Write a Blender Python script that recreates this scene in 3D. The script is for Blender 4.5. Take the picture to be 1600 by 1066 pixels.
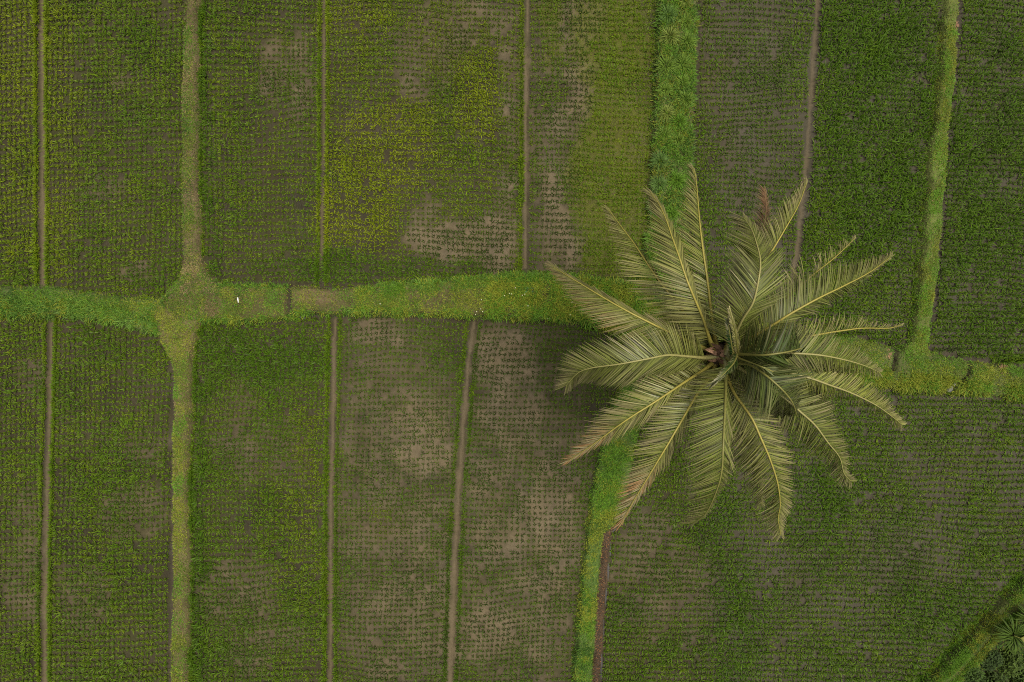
import bpy, math, random
import numpy as np
from mathutils import Vector

for o in list(bpy.data.objects):
    bpy.data.objects.remove(o, do_unlink=True)
rng = np.random.default_rng(7)
random.seed(7)
scene = bpy.context.scene
COL = scene.collection

# ------------------------------------------------------------------ camera
H = 26.6667          # drone height above the paddies (m); 40 photo pixels = 1 m on the ground
cam_d = bpy.data.cameras.new('drone_camera')
cam_d.sensor_width = 36.0
cam_d.lens = 24.0
cam_d.clip_start = 0.5
cam_d.clip_end = 3000.0
cam = bpy.data.objects.new('drone_camera', cam_d)
cam.location = (0, 0, H)
COL.objects.link(cam)
scene.camera = cam

# ------------------------------------------------------------------ sky, sun, exposure
SUN_EL, SUN_AZ = math.radians(77), math.radians(75)     # azimuth clockwise from +Y
world = bpy.data.worlds.new('World')
scene.world = world
world.use_nodes = True
wn = world.node_tree
wn.nodes.clear()
sky = wn.nodes.new('ShaderNodeTexSky')
sky.sky_type = 'NISHITA'
sky.sun_disc = False
sky.sun_elevation = SUN_EL
sky.sun_rotation = SUN_AZ
sky.dust_density = 4.0
sky.air_density = 1.0
hs = wn.nodes.new('ShaderNodeHueSaturation')             # overcast: nearly colourless sky light
hs.inputs['Saturation'].default_value = 0.12
bg = wn.nodes.new('ShaderNodeBackground')
bg.inputs['Strength'].default_value = 0.060
wo = wn.nodes.new('ShaderNodeOutputWorld')
wn.links.new(sky.outputs[0], hs.inputs['Color'])
wn.links.new(hs.outputs[0], bg.inputs['Color'])
wn.links.new(bg.outputs[0], wo.inputs[0])

sun_d = bpy.data.lights.new('sun', 'SUN')
sun_d.energy = 1.5
sun_d.angle = math.radians(30)
sun_d.color = (1.0, 0.94, 0.82)
sun = bpy.data.objects.new('sun', sun_d)
sd = Vector((math.sin(SUN_AZ) * math.cos(SUN_EL), math.cos(SUN_AZ) * math.cos(SUN_EL), math.sin(SUN_EL)))
sun.rotation_euler = sd.to_track_quat('Z', 'Y').to_euler()
sun.location = sd * 40
COL.objects.link(sun)

vs = scene.view_settings
vs.view_transform = 'Standard'
vs.look = 'None'
vs.exposure = 1.18
vs.gamma = 1.0
vs.use_curve_mapping = False
scene.cycles.use_denoising = False
scene.cycles.filter_width = 1.0
scene.cycles.max_bounces = 5
scene.cycles.diffuse_bounces = 3
scene.cycles.use_adaptive_sampling = False

# ------------------------------------------------------------------ helpers
def P2W(x, y, z=0.0):
    """a place in the survey drawing (40 units = 1 m at ground level) to metres, at height z"""
    k = (H - z) / H / 40.0
    return (x - 800.0) * k, (533.0 - y) * k

def smooth(x):
    x = np.clip(x, 0, 1)
    return x * x * (3 - 2 * x)

_tables = {}
def noise(x, y, scale, seed=0):
    """smooth value noise in 0..1"""
    if seed not in _tables:
        _tables[seed] = np.random.default_rng(1000 + seed).random((256, 256))
    T = _tables[seed]
    u = np.asarray(x) / scale + 512.3
    v = np.asarray(y) / scale + 512.7
    iu = np.floor(u).astype(int); iv = np.floor(v).astype(int)
    fu = smooth(u - iu); fv = smooth(v - iv)
    a = T[iu % 256, iv % 256]; b = T[(iu + 1) % 256, iv % 256]
    c = T[iu % 256, (iv + 1) % 256]; d = T[(iu + 1) % 256, (iv + 1) % 256]
    return (a * (1 - fu) + b * fu) * (1 - fv) + (c * (1 - fu) + d * fu) * fv

def fnoise(x, y, scale, seed=0):
    return (noise(x, y, scale, seed) * 0.55 + noise(x, y, scale / 2.3, seed + 1) * 0.3
            + noise(x, y, scale / 5.1, seed + 2) * 0.15)

def mesh_np(name, verts, tris, cols=None):
    verts = np.ascontiguousarray(verts, dtype=np.float32).reshape(-1, 3)
    tris = np.ascontiguousarray(tris, dtype=np.int32).reshape(-1, 3)
    me = bpy.data.meshes.new(name)
    me.vertices.add(len(verts)); me.vertices.foreach_set('co', verts.ravel())
    n = len(tris)
    me.loops.add(n * 3); me.loops.foreach_set('vertex_index', tris.ravel())
    me.polygons.add(n)
    me.polygons.foreach_set('loop_start', np.arange(0, n * 3, 3, dtype=np.int32))
    if cols is not None:
        c = np.ones((len(verts), 4), dtype=np.float32)
        c[:, :3] = np.asarray(cols).reshape(-1, 3)
        at = me.color_attributes.new('col', 'FLOAT_COLOR', 'POINT')
        at.data.foreach_set('color', c.ravel())
    me.update(calc_edges=True)
    me.validate()
    return me

def smooth_shade(me):
    me.polygons.foreach_set('use_smooth', np.ones(len(me.polygons), dtype=bool))

def link(name, me, mat=None, parent=None, loc=None, label=None, cat=None, group=None, kind=None):
    o = bpy.data.objects.new(name, me)
    COL.objects.link(o)
    if me is not None and mat is not None and len(me.materials) == 0:
        me.materials.append(mat)
    if parent is not None:
        o.parent = parent
    if loc is not None:
        o.location = loc
    for k, v in (('label', label), ('category', cat), ('group', group), ('kind', kind)):
        if v:
            o[k] = v
    return o

# ------------------------------------------------------------------ materials
def mat_attr(name, rough=0.6, spec=0.3, transl=0.0, bump=0.0, bscale=30.0, var=0.0, vscale=20.0, rough_var=0.0):
    m = bpy.data.materials.new(name); m.use_nodes = True
    nt = m.node_tree; nt.nodes.clear()
    out = nt.nodes.new('ShaderNodeOutputMaterial')
    p = nt.nodes.new('ShaderNodeBsdfPrincipled')
    a = nt.nodes.new('ShaderNodeAttribute'); a.attribute_name = 'col'
    p.inputs['Roughness'].default_value = rough
    p.inputs['Specular IOR Level'].default_value = spec
    csock = a.outputs['Color']
    tc = nt.nodes.new('ShaderNodeTexCoord')
    if var > 0:
        nz = nt.nodes.new('ShaderNodeTexNoise'); nz.inputs['Scale'].default_value = vscale
        nz.inputs['Detail'].default_value = 8; nz.inputs['Roughness'].default_value = 0.7
        nt.links.new(tc.outputs['Object'], nz.inputs['Vector'])
        mr = nt.nodes.new('ShaderNodeMapRange')
        mr.inputs['From Min'].default_value = 0.25; mr.inputs['From Max'].default_value = 0.75
        mr.inputs['To Min'].default_value = 1 - var; mr.inputs['To Max'].default_value = 1 + var
        nt.links.new(nz.outputs['Fac'], mr.inputs['Value'])
        mx = nt.nodes.new('ShaderNodeVectorMath'); mx.operation = 'SCALE'
        nt.links.new(csock, mx.inputs[0]); nt.links.new(mr.outputs[0], mx.inputs['Scale'])
        csock = mx.outputs[0]
    if rough_var > 0:
        n3 = nt.nodes.new('ShaderNodeTexNoise'); n3.inputs['Scale'].default_value = 0.9
        n3.inputs['Detail'].default_value = 5
        nt.links.new(tc.outputs['Object'], n3.inputs['Vector'])
        m3 = nt.nodes.new('ShaderNodeMapRange')
        m3.inputs['From Min'].default_value = 0.35; m3.inputs['From Max'].default_value = 0.65
        m3.inputs['To Min'].default_value = rough - rough_var; m3.inputs['To Max'].default_value = rough + rough_var * 0.5
        nt.links.new(n3.outputs['Fac'], m3.inputs['Value'])
        nt.links.new(m3.outputs[0], p.inputs['Roughness'])
    nt.links.new(csock, p.inputs['Base Color'])
    if bump > 0:
        n2 = nt.nodes.new('ShaderNodeTexNoise'); n2.inputs['Scale'].default_value = bscale
        n2.inputs['Detail'].default_value = 6
        nt.links.new(tc.outputs['Object'], n2.inputs['Vector'])
        b = nt.nodes.new('ShaderNodeBump'); b.inputs['Strength'].default_value = bump
        b.inputs['Distance'].default_value = 0.060
        nt.links.new(n2.outputs['Fac'], b.inputs['Height'])
        nt.links.new(b.outputs[0], p.inputs['Normal'])
    if transl > 0:
        t = nt.nodes.new('ShaderNodeBsdfTranslucent')
        nt.links.new(csock, t.inputs['Color'])
        mix = nt.nodes.new('ShaderNodeMixShader'); mix.inputs[0].default_value = transl
        nt.links.new(p.outputs[0], mix.inputs[1]); nt.links.new(t.outputs[0], mix.inputs[2])
        nt.links.new(mix.outputs[0], out.inputs[0])
    else:
        nt.links.new(p.outputs[0], out.inputs[0])
    return m

M_MUD = mat_attr('mud', rough=0.75, spec=0.12, bump=0.9, bscale=9.0, var=0.22, vscale=7.0, rough_var=0.25)
M_BANK = mat_attr('bank_earth', rough=0.95, spec=0.1, bump=1.0, bscale=14.0, var=0.35, vscale=11.0)
M_RICE = mat_attr('rice_leaf', rough=0.55, spec=0.2, transl=0.2)
M_GRASS = mat_attr('grass_leaf', rough=0.6, spec=0.15, transl=0.2)
M_PALM = mat_attr('palm_leaflet', rough=0.45, spec=0.4, transl=0.05)
M_RIB = mat_attr('palm_midrib', rough=0.5, spec=0.4, var=0.15, vscale=5.0)
M_BARK = mat_attr('palm_bark', rough=0.9, spec=0.1, var=0.3, vscale=9.0, bump=0.8, bscale=18.0)
M_STONE = mat_attr('stone', rough=0.7, spec=0.3, var=0.3, vscale=20.0, bump=0.6, bscale=25.0)
M_WHITE = mat_attr('white_scrap', rough=0.6, spec=0.3, var=0.08, vscale=30.0)
M_FAR = None

def mat_water():
    m = bpy.data.materials.new('ditch_water'); m.use_nodes = True
    nt = m.node_tree
    p = nt.nodes['Principled BSDF']
    p.inputs['Base Color'].default_value = (0.055, 0.05, 0.042, 1)
    p.inputs['Roughness'].default_value = 0.12
    p.inputs['Specular IOR Level'].default_value = 0.5
    tc = nt.nodes.new('ShaderNodeTexCoord')
    n = nt.nodes.new('ShaderNodeTexNoise'); n.inputs['Scale'].default_value = 6
    b = nt.nodes.new('ShaderNodeBump'); b.inputs['Strength'].default_value = 0.15; b.inputs['Distance'].default_value = 0.02
    nt.links.new(tc.outputs['Object'], n.inputs['Vector'])
    nt.links.new(n.outputs['Fac'], b.inputs['Height']); nt.links.new(b.outputs[0], p.inputs['Normal'])
    return m
M_WATER = mat_water()

# ------------------------------------------------------------------ survey lines (units: 40 = 1 m, y down)
def F(pairs):
    a = np.array(pairs, float)
    return lambda v: np.interp(v, a[:, 0], a[:, 1])

# furrows: x as a function of y, with half width, ymin, ymax
FURROWS = [
    (F([(-120, 64), (0, 65), (450, 66)]), 4.2, -200, 452),
    (F([(-120, 508), (0, 507), (250, 505), (420, 503)]), 2.6, -200, 412),
    (F([(-120, 824.5), (0, 824), (120, 822), (250, 822), (420, 820)]), 3.6, -200, 420),
    (F([(-120, 1284), (0, 1278), (130, 1270), (280, 1258), (400, 1245), (530, 1230)]), 4.5, -200, 530),
    (F([(490, 80), (600, 78), (700, 75), (820, 72), (950, 70), (1066, 70), (1200, 70)]), 4.2, 492, 1300),
    (F([(490, 523), (650, 520), (800, 517), (1066, 516), (1200, 516)]), 4.0, 496, 1300),
    (F([(495, 742), (560, 733), (660, 725), (790, 715), (900, 710), (1066, 703), (1200, 697)]), 4.6, 496, 1300),
]
b1L = F([(-120, 294), (0, 293), (120, 290), (266, 287), (350, 289), (405, 291), (430, 284), (450, 272), (470, 255)])
b1R = F([(-120, 314), (0, 313), (120, 312), (266, 311), (350, 313), (405, 316), (430, 326), (446, 345), (470, 372)])
b2L = F([(-120, 1031), (0, 1029), (200, 1021), (350, 1013), (420, 1002), (480, 980)])
b2R = F([(-120, 1089), (0, 1087), (130, 1083), (266, 1077), (400, 1070), (480, 1068)])
b3L = F([(-120, 1481), (0, 1472), (120, 1463), (250, 1449), (400, 1436), (480, 1426), (530, 1418), (560, 1395)])
b3R = F([(-120, 1502), (0, 1495), (90, 1489), (200, 1478), (300, 1470), (400, 1463), (470, 1455), (540, 1446), (560, 1452)])
b4lT = F([(-120, 447), (0, 447), (80, 451), (130, 458), (180, 464), (250, 468), (330, 462), (360, 455)])
b4lB = F([(-120, 498), (0, 497), (100, 493), (150, 500), (200, 508), (245, 522), (275, 545), (330, 545)])
b4mT = F([(250, 468), (300, 450), (340, 446), (450, 448), (540, 453), (600, 447), (680, 440), (780, 432), (870, 431), (900, 434), (1000, 448), (1060, 470)])
b4mB = F([(250, 540), (290, 530), (318, 503), (350, 501), (380, 504), (440, 499), (470, 491), (600, 490), (700, 494), (800, 497), (900, 501), (1000, 530), (1060, 562)])
b5L = F([(470, 230), (500, 238), (525, 250), (550, 265), (580, 274), (620, 277), (700, 274), (900, 274), (1066, 272), (1200, 271)])
b5R = F([(470, 345), (500, 320), (520, 310), (540, 305), (600, 302), (700, 297), (800, 296), (900, 298), (1066, 297), (1200, 297)])
b6L = F([(530, 985), (680, 944), (740, 930), (800, 919), (850, 913), (950, 905), (1066, 895), (1200, 886)])
b6R = F([(530, 1045), (680, 992), (740, 981), (800, 972), (818, 962), (830, 941), (950, 930), (1066, 923), (1200, 913)])
b7T = F([(1040, 465), (1150, 500), (1290, 524), (1350, 533), (1392, 545), (1447, 552), (1510, 566), (1600, 576), (1720, 585)])
b7B = F([(1040, 556), (1150, 577), (1290, 592), (1390, 606), (1480, 612), (1560, 620), (1600, 626), (1720, 636)])

def vert(L, R, y0, y1):
    return lambda x, y: np.minimum(np.minimum(x - L(y), R(y) - x), np.minimum(y - y0, y1 - y))
def horz(T, B, x0, x1):
    return lambda x, y: np.minimum(np.minimum(y - T(x), B(x) - y), np.minimum(x - x0, x1 - x))
def diag8(x, y):
    return (x - 1600) * 0.734 + (y - 893) * 0.679
BANKS = [   # name, inside-distance function, height (m)
    ('dry_grass_bank', vert(b1L, b1R, -400, 470), 0.26),
    ('tufted_bank', vert(b2L, b2R, -400, 500), 0.30),
    ('mown_bank', vert(b3L, b3R, -400, 562), 0.30),
    ('leafy_bank', horz(b4lT, b4lB, -400, 262), 0.34),
    ('cross_bank', horz(b4mT, b4mB, 257, 1060), 0.36),
    ('straw_bank', vert(b5L, b5R, 472, 1400), 0.28),
    ('fresh_bank', vert(b6L, b6R, 530, 1400), 0.30),
    ('outlet_bank', horz(b7T, b7B, 1040, 1900), 0.34),
    ('corner_bank', lambda x, y: np.minimum(diag8(x, y), 36 - diag8(x, y)), 0.34),
    ('soil_bed', lambda x, y: np.minimum(np.minimum(x - b6R(y) - 1.0, b6R(y) + 13 - x), y - 821), 0.13),
]
NOTCHES = [((455, 444), (455, 492), 3.2), ((1397, 538), (1389, 580), 3.5), ((1508, 556), (1505, 586), 3.2), ((1505, 586), (1474, 612), 3.2)]

def seg_dist(x, y, a, b):
    ax, ay = a; bx, by = b
    dx, dy = bx - ax, by - ay
    t = np.clip(((x - ax) * dx + (y - ay) * dy) / (dx * dx + dy * dy), 0, 1)
    return np.hypot(x - ax - t * dx, y - ay - t * dy)

def bank_d(x, y, raw=False):
    """per bank inside distance with a ragged edge"""
    w = (fnoise(x, y, 17, 3) - 0.5) * 9.0 if not raw else 0
    return np.stack([f(x, y) + w for _, f, _ in BANKS])

def notch_d(x, y):
    return np.min(np.stack([seg_dist(x, y, a, b) - w for a, b, w in NOTCHES]), axis=0)

def furrow_d(x, y):
    out = np.full(np.shape(x), 99.0)
    for i, (f, w, y0, y1) in enumerate(FURROWS):
        ww = w * (0.38 + 0.72 * noise(y, y * 0 + i * 17.0, 26, 5))
        d = np.abs(x - f(y) - (noise(y, y * 0 + i * 9.0, 18, 6) - 0.5) * 2.2) - ww
        d = np.where((y > y0) & (y < y1), d, 99.0)
        out = np.minimum(out, d)
    return out

# foot ditches along some bank sides, a trench with one brown mud tone: (x-function, side half width, y0, y1)
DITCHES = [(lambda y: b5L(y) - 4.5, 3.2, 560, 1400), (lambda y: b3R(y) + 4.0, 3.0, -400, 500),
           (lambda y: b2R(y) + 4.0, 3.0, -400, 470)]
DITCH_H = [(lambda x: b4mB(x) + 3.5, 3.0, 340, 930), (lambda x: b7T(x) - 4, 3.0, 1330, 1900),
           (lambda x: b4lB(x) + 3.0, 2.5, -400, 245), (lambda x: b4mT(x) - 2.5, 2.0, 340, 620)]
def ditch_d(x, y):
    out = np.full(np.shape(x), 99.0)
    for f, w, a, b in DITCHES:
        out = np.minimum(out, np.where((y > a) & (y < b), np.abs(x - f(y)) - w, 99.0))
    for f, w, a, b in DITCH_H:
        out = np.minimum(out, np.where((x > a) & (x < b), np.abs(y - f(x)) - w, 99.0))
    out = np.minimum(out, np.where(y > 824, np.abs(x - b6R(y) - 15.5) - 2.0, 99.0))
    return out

def terrain(x, y, full=False):
    bd = bank_d(x, y)
    hs_ = np.array([h for _, _, h in BANKS]).reshape((-1,) + (1,) * np.ndim(x))
    hb = (hs_ * smooth((bd + 2.0) / 6.0)).max(axis=0)
    top = (fnoise(x, y, 22, 11) - 0.5) * 0.10 * smooth(hb / 0.2)
    z = (fnoise(x, y, 40, 14) - 0.5) * 0.05 + hb + top
    nd = notch_d(x, y)
    z = np.where(hb > 0.02, z * smooth((nd + 3.0) / 4.5) + 0.02 * (1 - smooth((nd + 3) / 4.5)), z)
    fd = furrow_d(x, y)
    z = z - 0.055 * smooth((-fd + 1.5) / 3.0) * (hb < 0.05)
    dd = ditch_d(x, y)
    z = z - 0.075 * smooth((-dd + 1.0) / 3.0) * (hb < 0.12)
    if full:
        return z, bd, hb, nd, fd, dd
    return z

# soft patches: (cx, cy, rx, ry, weight)
def blobs(x, y, lst, ragged=False):
    out = np.zeros(np.shape(x))
    wx = (fnoise(x, y, 34, 31) - 0.5) * 40; wy = (fnoise(x, y, 34, 35) - 0.5) * 40
    for cx, cy, rx, ry, w in lst:
        q = ((x + wx - cx) / rx) ** 2 + ((y + wy - cy) / ry) ** 2
        out = np.maximum(out, w * smooth((1.45 - q) / 1.2))
    if ragged:
        out = np.clip(out * 1.05 + (fnoise(x, y, 19, 37) - .5) * 0.95 * np.minimum(1, out * 3), 0, 1)
    return out

BARE = [(425, 110, 26, 60, .6), (470, 120, 20, 80, .55), (660, 90, 55, 70, .48), (760, 35, 50, 40, .45), (700, 375, 62, 36, 1.), (770, 380, 45, 42, .9),
        (668, 345, 20, 40, .7), (790, 330, 22, 60, .6), (905, 30, 40, 45, .7), (905, 135, 28, 62, 1.), (872, 190, 24, 40, .8), (865, 340, 28, 85, 1.),
        (885, 390, 26, 30, 1.), (590, 520, 60, 25, .7), (660, 680, 62, 75, 1.), (600, 590, 60, 50, .5), (560, 690, 40, 60, .45), (650, 840, 60, 90, .6),
        (640, 930, 60, 70, .6), (690, 1000, 50, 80, .55), (600, 1040, 40, 40, .6), (790, 560, 60, 60, .85), (800, 650, 70, 60, .75), (770, 760, 50, 70, .6),
        (790, 840, 60, 60, .75), (860, 800, 50, 110, .8), (770, 980, 50, 60, .8), (850, 950, 50, 90, .55), (470, 130, 16, 30, .5), (190, 130, 16, 9, .5),
        (1130, 90, 40, 60, .35), (1190, 80, 50, 120, .4), (1180, 250, 60, 80, .4), (1010, 900, 60, 110, .42), (1080, 930, 50, 90, .38), (1240, 900, 40, 60, .3),
        (1400, 870, 60, 60, .35), (1475, 546, 22, 8, 1.), (1560, 160, 20, 200, .3), (380, 700, 40, 60, .35), (370, 930, 60, 70, .45), (390, 1010, 50, 60, .42), (450, 700, 40, 60, .3), (380, 640, 30, 40, .35),
        (210, 800, 60, 40, .4), (130, 930, 40, 60, .36), (40, 900, 40, 70, .45), (160, 300, 30, 20, .4), (215, 430, 30, 12, .6), (50, 590, 30, 30, .35),
        (230, 700, 40, 40, .3), (440, 990, 40, 40, .35), (40, 800, 30, 40, .4), (620, 800, 112, 320, .42), (815, 790, 110, 310, .48), (870, 240, 50, 260, .35), (800, 130, 24, 120, .45), (720, 40, 80, 50, .5), (1170, 140, 60, 200, .3)]
YELLOW = [(600, 240, 90, 70, .8), (560, 330, 70, 60, .8), (750, 170, 32, 55, 1.), (740, 90, 70, 50, .4), (480, 700, 30, 70, .4), (470, 800, 30, 60, .35),
          (330, 120, 14, 200, .15), (100, 200, 30, 300, .45), (30, 100, 40, 200, .55), (560, 30, 60, 30, .4), (480, 900, 40, 60, .2), (1150, 600, 10, 10, .1), (90, 50, 40, 60, .5),
          (600, 810, 40, 30, .4), (700, 60, 60, 60, .4), (640, 180, 50, 40, .5), (50, 330, 60, 80, .4)]
LUSH = [(322, 200, 12, 260, 1.), (335, 400, 18, 50, .9), (312, 800, 14, 320, 1.), (420, 560, 90, 50, .9), (560, 420, 160, 26, 1.), (330, 560, 30, 60, .8), (750, 425, 120, 20, .9),
        (1370, 150, 90, 260, .7), (1540, 300, 90, 300, .5), (1120, 820, 40, 60, .7), (1150, 960, 50, 130, .7), (1290, 860, 40, 80, .5), (1480, 960, 90, 60, .6),
        (1260, 780, 60, 60, .8), (240, 440, 40, 20, .5), (230, 60, 30, 30, .5), (230, 200, 30, 60, .4), (150, 530, 60, 40, .5), (110, 620, 30, 40, .5)]
CARPET = [(960, 60, 70, 110, 1.), (965, 240, 66, 150, 1.), (955, 370, 60, 70, 1.), (930, 280, 40, 120, .9), (860, 60, 20, 60, .6)]

# ------------------------------------------------------------------ ground and banks from one survey grid
STEP = 3.5
gx = np.arange(-110, 1712, STEP); gy = np.arange(-110, 1178, STEP)
GX, GY = np.meshgrid(gx, gy)
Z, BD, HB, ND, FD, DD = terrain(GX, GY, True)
edge = np.minimum(np.minimum(GX - gx[0], gx[-1] - GX), np.minimum(GY - gy[0], gy[-1] - GY))
bare = blobs(GX, GY, BARE, True); carpet = blobs(GX, GY, CARPET, True)
def lerp(a, b, t):
    return a * (1 - t[..., None]) + b * t[..., None]
n1 = fnoise(GX, GY, 60, 41); n2 = fnoise(GX, GY, 18, 44)
mud_dark = np.array([0.022, 0.019, 0.010]); mud_mid = np.array([0.042, 0.035, 0.018])
mud_pale = np.array([0.124, 0.095, 0.054]); mud_olive = np.array([0.042, 0.042, 0.013])
mud_grey = np.array([0.052, 0.045, 0.030])
C = np.broadcast_to(mud_mid, GX.shape + (3,)).copy()
C = lerp(C, mud_dark, np.clip((n1 - .45) * 2.2, 0, .8))
C = lerp(C, mud_olive, np.clip((n2 - .42) * 2.2, 0, .75))
C = lerp(C, np.broadcast_to(mud_pale, C.shape), np.clip(bare * (0.45 + n2 * 0.9), 0, 1))
rt = smooth((GX - 1060) / 120) * 0.75
C = lerp(C, np.broadcast_to(mud_grey * (0.8 + 0.5 * n1[..., None]), C.shape), rt)
C = lerp(C, np.array([0.085, 0.085, 0.014]) * (0.75 + 0.6 * n2[..., None]), carpet * 0.6)
C = lerp(C, np.broadcast_to(mud_pale * np.array([.92, .92, .92]), C.shape), smooth((-FD + 1) / 2.5) * (1.0 - 0.3 * n1) * np.where(GX > 1090, 0.7, 1))
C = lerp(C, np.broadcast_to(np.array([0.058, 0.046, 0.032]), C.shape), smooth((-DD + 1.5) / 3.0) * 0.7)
d8 = diag8(GX, GY)
C = lerp(C, np.broadcast_to(np.array([0.03, 0.032, 0.012]), C.shape), smooth((d8 - 34) / 6))
earth = lerp(np.broadcast_to(np.array([0.095, 0.082, 0.036]), C.shape), np.array([0.15, 0.115, 0.062]), np.clip((n2 - .3) * 1.6, 0, 1))
BE = {'dry_grass_bank': (0.105, 0.082, 0.04), 'tufted_bank': (0.09, 0.09, 0.035), 'mown_bank': (0.095, 0.11, 0.03), 'leafy_bank': (0.08, 0.1, 0.03),
      'cross_bank': (0.080, 0.068, 0.028), 'straw_bank': (0.10, 0.085, 0.035), 'fresh_bank': (0.065, 0.10, 0.022), 'outlet_bank': (0.08, 0.09, 0.03),
      'corner_bank': (0.06, 0.07, 0.02), 'soil_bed': (0.070, 0.046, 0.027)}
who = BD.argmax(axis=0); inside = BD.max(axis=0) > -2.5
inb = smooth((BD.max(axis=0) + 3) / 4)
for i, (nm, _, _) in enumerate(BANKS):
    mk = (who == i)
    C = np.where(mk[..., None], lerp(C, np.array(BE[nm]) * (0.6 + 0.8 * n2[..., None]), inb * mk), C)
C = lerp(C, np.broadcast_to(np.array([0.15, 0.105, 0.058]), C.shape), inb * smooth(1.6 - ((GX - 498) / 44) ** 2 - ((GY - 463) / 11) ** 2) * .55)
C = lerp(C, np.broadcast_to(np.array([0.05, 0.042, 0.026]), C.shape), smooth((-ND + 1.0) / 2.0) * inb)

WX = (GX - 800) / 40.0; WY = (533 - GY) / 40.0
ny, nx = GX.shape
ZS = Z * smooth(edge / 12)
V = np.stack([WX, WY, ZS], -1).reshape(-1, 3)
_analytic = terrain
def terrain(x, y, full=False):
    """height of the built surface itself, so that plants root in it"""
    u = np.clip((np.asarray(x) - gx[0]) / STEP, 0, len(gx) - 1.001); v = np.clip((np.asarray(y) - gy[0]) / STEP, 0, len(gy) - 1.001)
    i = u.astype(int); j = v.astype(int); fu = u - i; fv = v - j
    z = (ZS[j, i] * (1 - fu) + ZS[j, i + 1] * fu) * (1 - fv) + (ZS[j + 1, i] * (1 - fu) + ZS[j + 1, i + 1] * fu) * fv
    if full:
        return (z,) + _analytic(x, y, True)[1:]
    return z
CC = C.reshape(-1, 3)
idx = np.arange(nx * ny).reshape(ny, nx)
q = np.stack([idx[1:, :-1], idx[1:, 1:], idx[:-1, 1:], idx[:-1, :-1]], -1).reshape(-1, 4)
mid_who = np.where(inside, who, -1)[:-1, :-1].reshape(-1)
def quads_to_obj(name, qsel, mat):
    used, inv = np.unique(qsel, return_inverse=True)
    qq = inv.reshape(-1, 4)
    tr = np.concatenate([qq[:, [0, 1, 2]], qq[:, [0, 2, 3]]])
    me = mesh_np(name, V[used], tr, CC[used])
    smooth_shade(me)
    return link(name, me, mat, kind='structure')
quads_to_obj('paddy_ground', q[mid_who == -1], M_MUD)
for i, (nm, _, _) in enumerate(BANKS):
    sel = q[mid_who == i]
    if len(sel):
        quads_to_obj(nm, sel, M_BANK)

# countryside beyond the surveyed plots, to the horizon
def far_ground():
    x0, x1 = V[:, 0].min(), V[:, 0].max(); y0, y1 = V[:, 1].min(), V[:, 1].max()
    R = 1200.0
    xs = [-R, x0, x1, R]; ys = [-R, y0, y1, R]
    vv = [(x, y, 0) for y in ys for x in xs]
    tr = []
    for j in range(3):
        for i in range(3):
            if i == 1 and j == 1: continue
            a = j * 4 + i
            tr += [(a, a + 1, a + 5), (a, a + 5, a + 4)]
    m = bpy.data.materials.new('far_paddies'); m.use_nodes = True
    nt = m.node_tree; p = nt.nodes['Principled BSDF']; p.inputs['Roughness'].default_value = 0.9
    tc = nt.nodes.new('ShaderNodeTexCoord'); nz = nt.nodes.new('ShaderNodeTexNoise')
    nz.inputs['Scale'].default_value = 0.9; nz.inputs['Detail'].default_value = 12
    cr = nt.nodes.new('ShaderNodeValToRGB')
    cr.color_ramp.elements[0].position = 0.35; cr.color_ramp.elements[0].color = (0.09, 0.075, 0.045, 1)
    cr.color_ramp.elements[1].position = 0.6; cr.color_ramp.elements[1].color = (0.05, 0.09, 0.015, 1)
    nt.links.new(tc.outputs['Object'], nz.inputs['Vector']); nt.links.new(nz.outputs['Fac'], cr.inputs[0])
    nt.links.new(cr.outputs[0], p.inputs['Base Color'])
    link('far_ground', mesh_np('far_ground', vv, tr), m, kind='structure')
far_ground()

# water lying in the ditch beside the soil bed and at the bank gaps
def water_strip(pts, width, z):
    pts = np.array(pts, float)
    d = np.gradient(pts, axis=0); n = np.stack([-d[:, 1], d[:, 0]], 1); n /= np.linalg.norm(n, axis=1)[:, None]
    wv = width * (0.7 + 0.6 * rng.random(len(pts)))[:, None]
    wv[0] *= .3; wv[-1] *= .3
    A = pts + n * wv; B = pts - n * wv
    vv = []
    for a, b in zip(A, B):
        vv += [(*P2W(*a), z), (*P2W(*b), z)]
    tr = []
    for i in range(len(pts) - 1):
        k = 2 * i
        tr += [(k, k + 1, k + 3), (k, k + 3, k + 2)]
    link('ditch_water', mesh_np('ditch_water', vv, tr), M_WATER, kind='structure')
yy = np.arange(826, 1190, 8.0)
water_strip([(float(b6R(y)) + 15.5, y) for y in yy], 1.4, -0.045)
water_strip([(462, 484), (466, 489), (471, 494), (478, 498)], 3.4, 0.03)

# ------------------------------------------------------------------ blades
def blades(base, az, el, L, w, droop, c0, c1):
    """bent three-triangle leaves; returns verts (n,5,3), colours (n,5,3)"""
    n = len(base)
    d = np.stack([np.cos(az) * np.cos(el), np.sin(az) * np.cos(el), np.sin(el)], -1)
    s = np.stack([-np.sin(az), np.cos(az), np.zeros(n)], -1)
    down = np.array([0, 0, -1.0]); out = np.stack([np.cos(az), np.sin(az), np.zeros(n)], -1)
    def pt(t):
        return base + d * (L * t)[:, None] + (down * 0.75 + out * 0.4) * (droop * L * t * t)[:, None]
    one = np.ones(n)
    p0 = pt(0 * one); p1 = pt(.55 * one); p2 = pt(one)
    hw = (w * 0.5)[:, None] * s
    vv = np.stack([p0 - hw * .7, p0 + hw * .7, p1 - hw, p1 + hw, p2], 1)
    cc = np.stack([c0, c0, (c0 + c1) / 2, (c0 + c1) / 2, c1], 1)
    return vv, cc
TRI5 = np.array([(0, 2, 1), (1, 2, 3), (2, 4, 3)])
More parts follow.
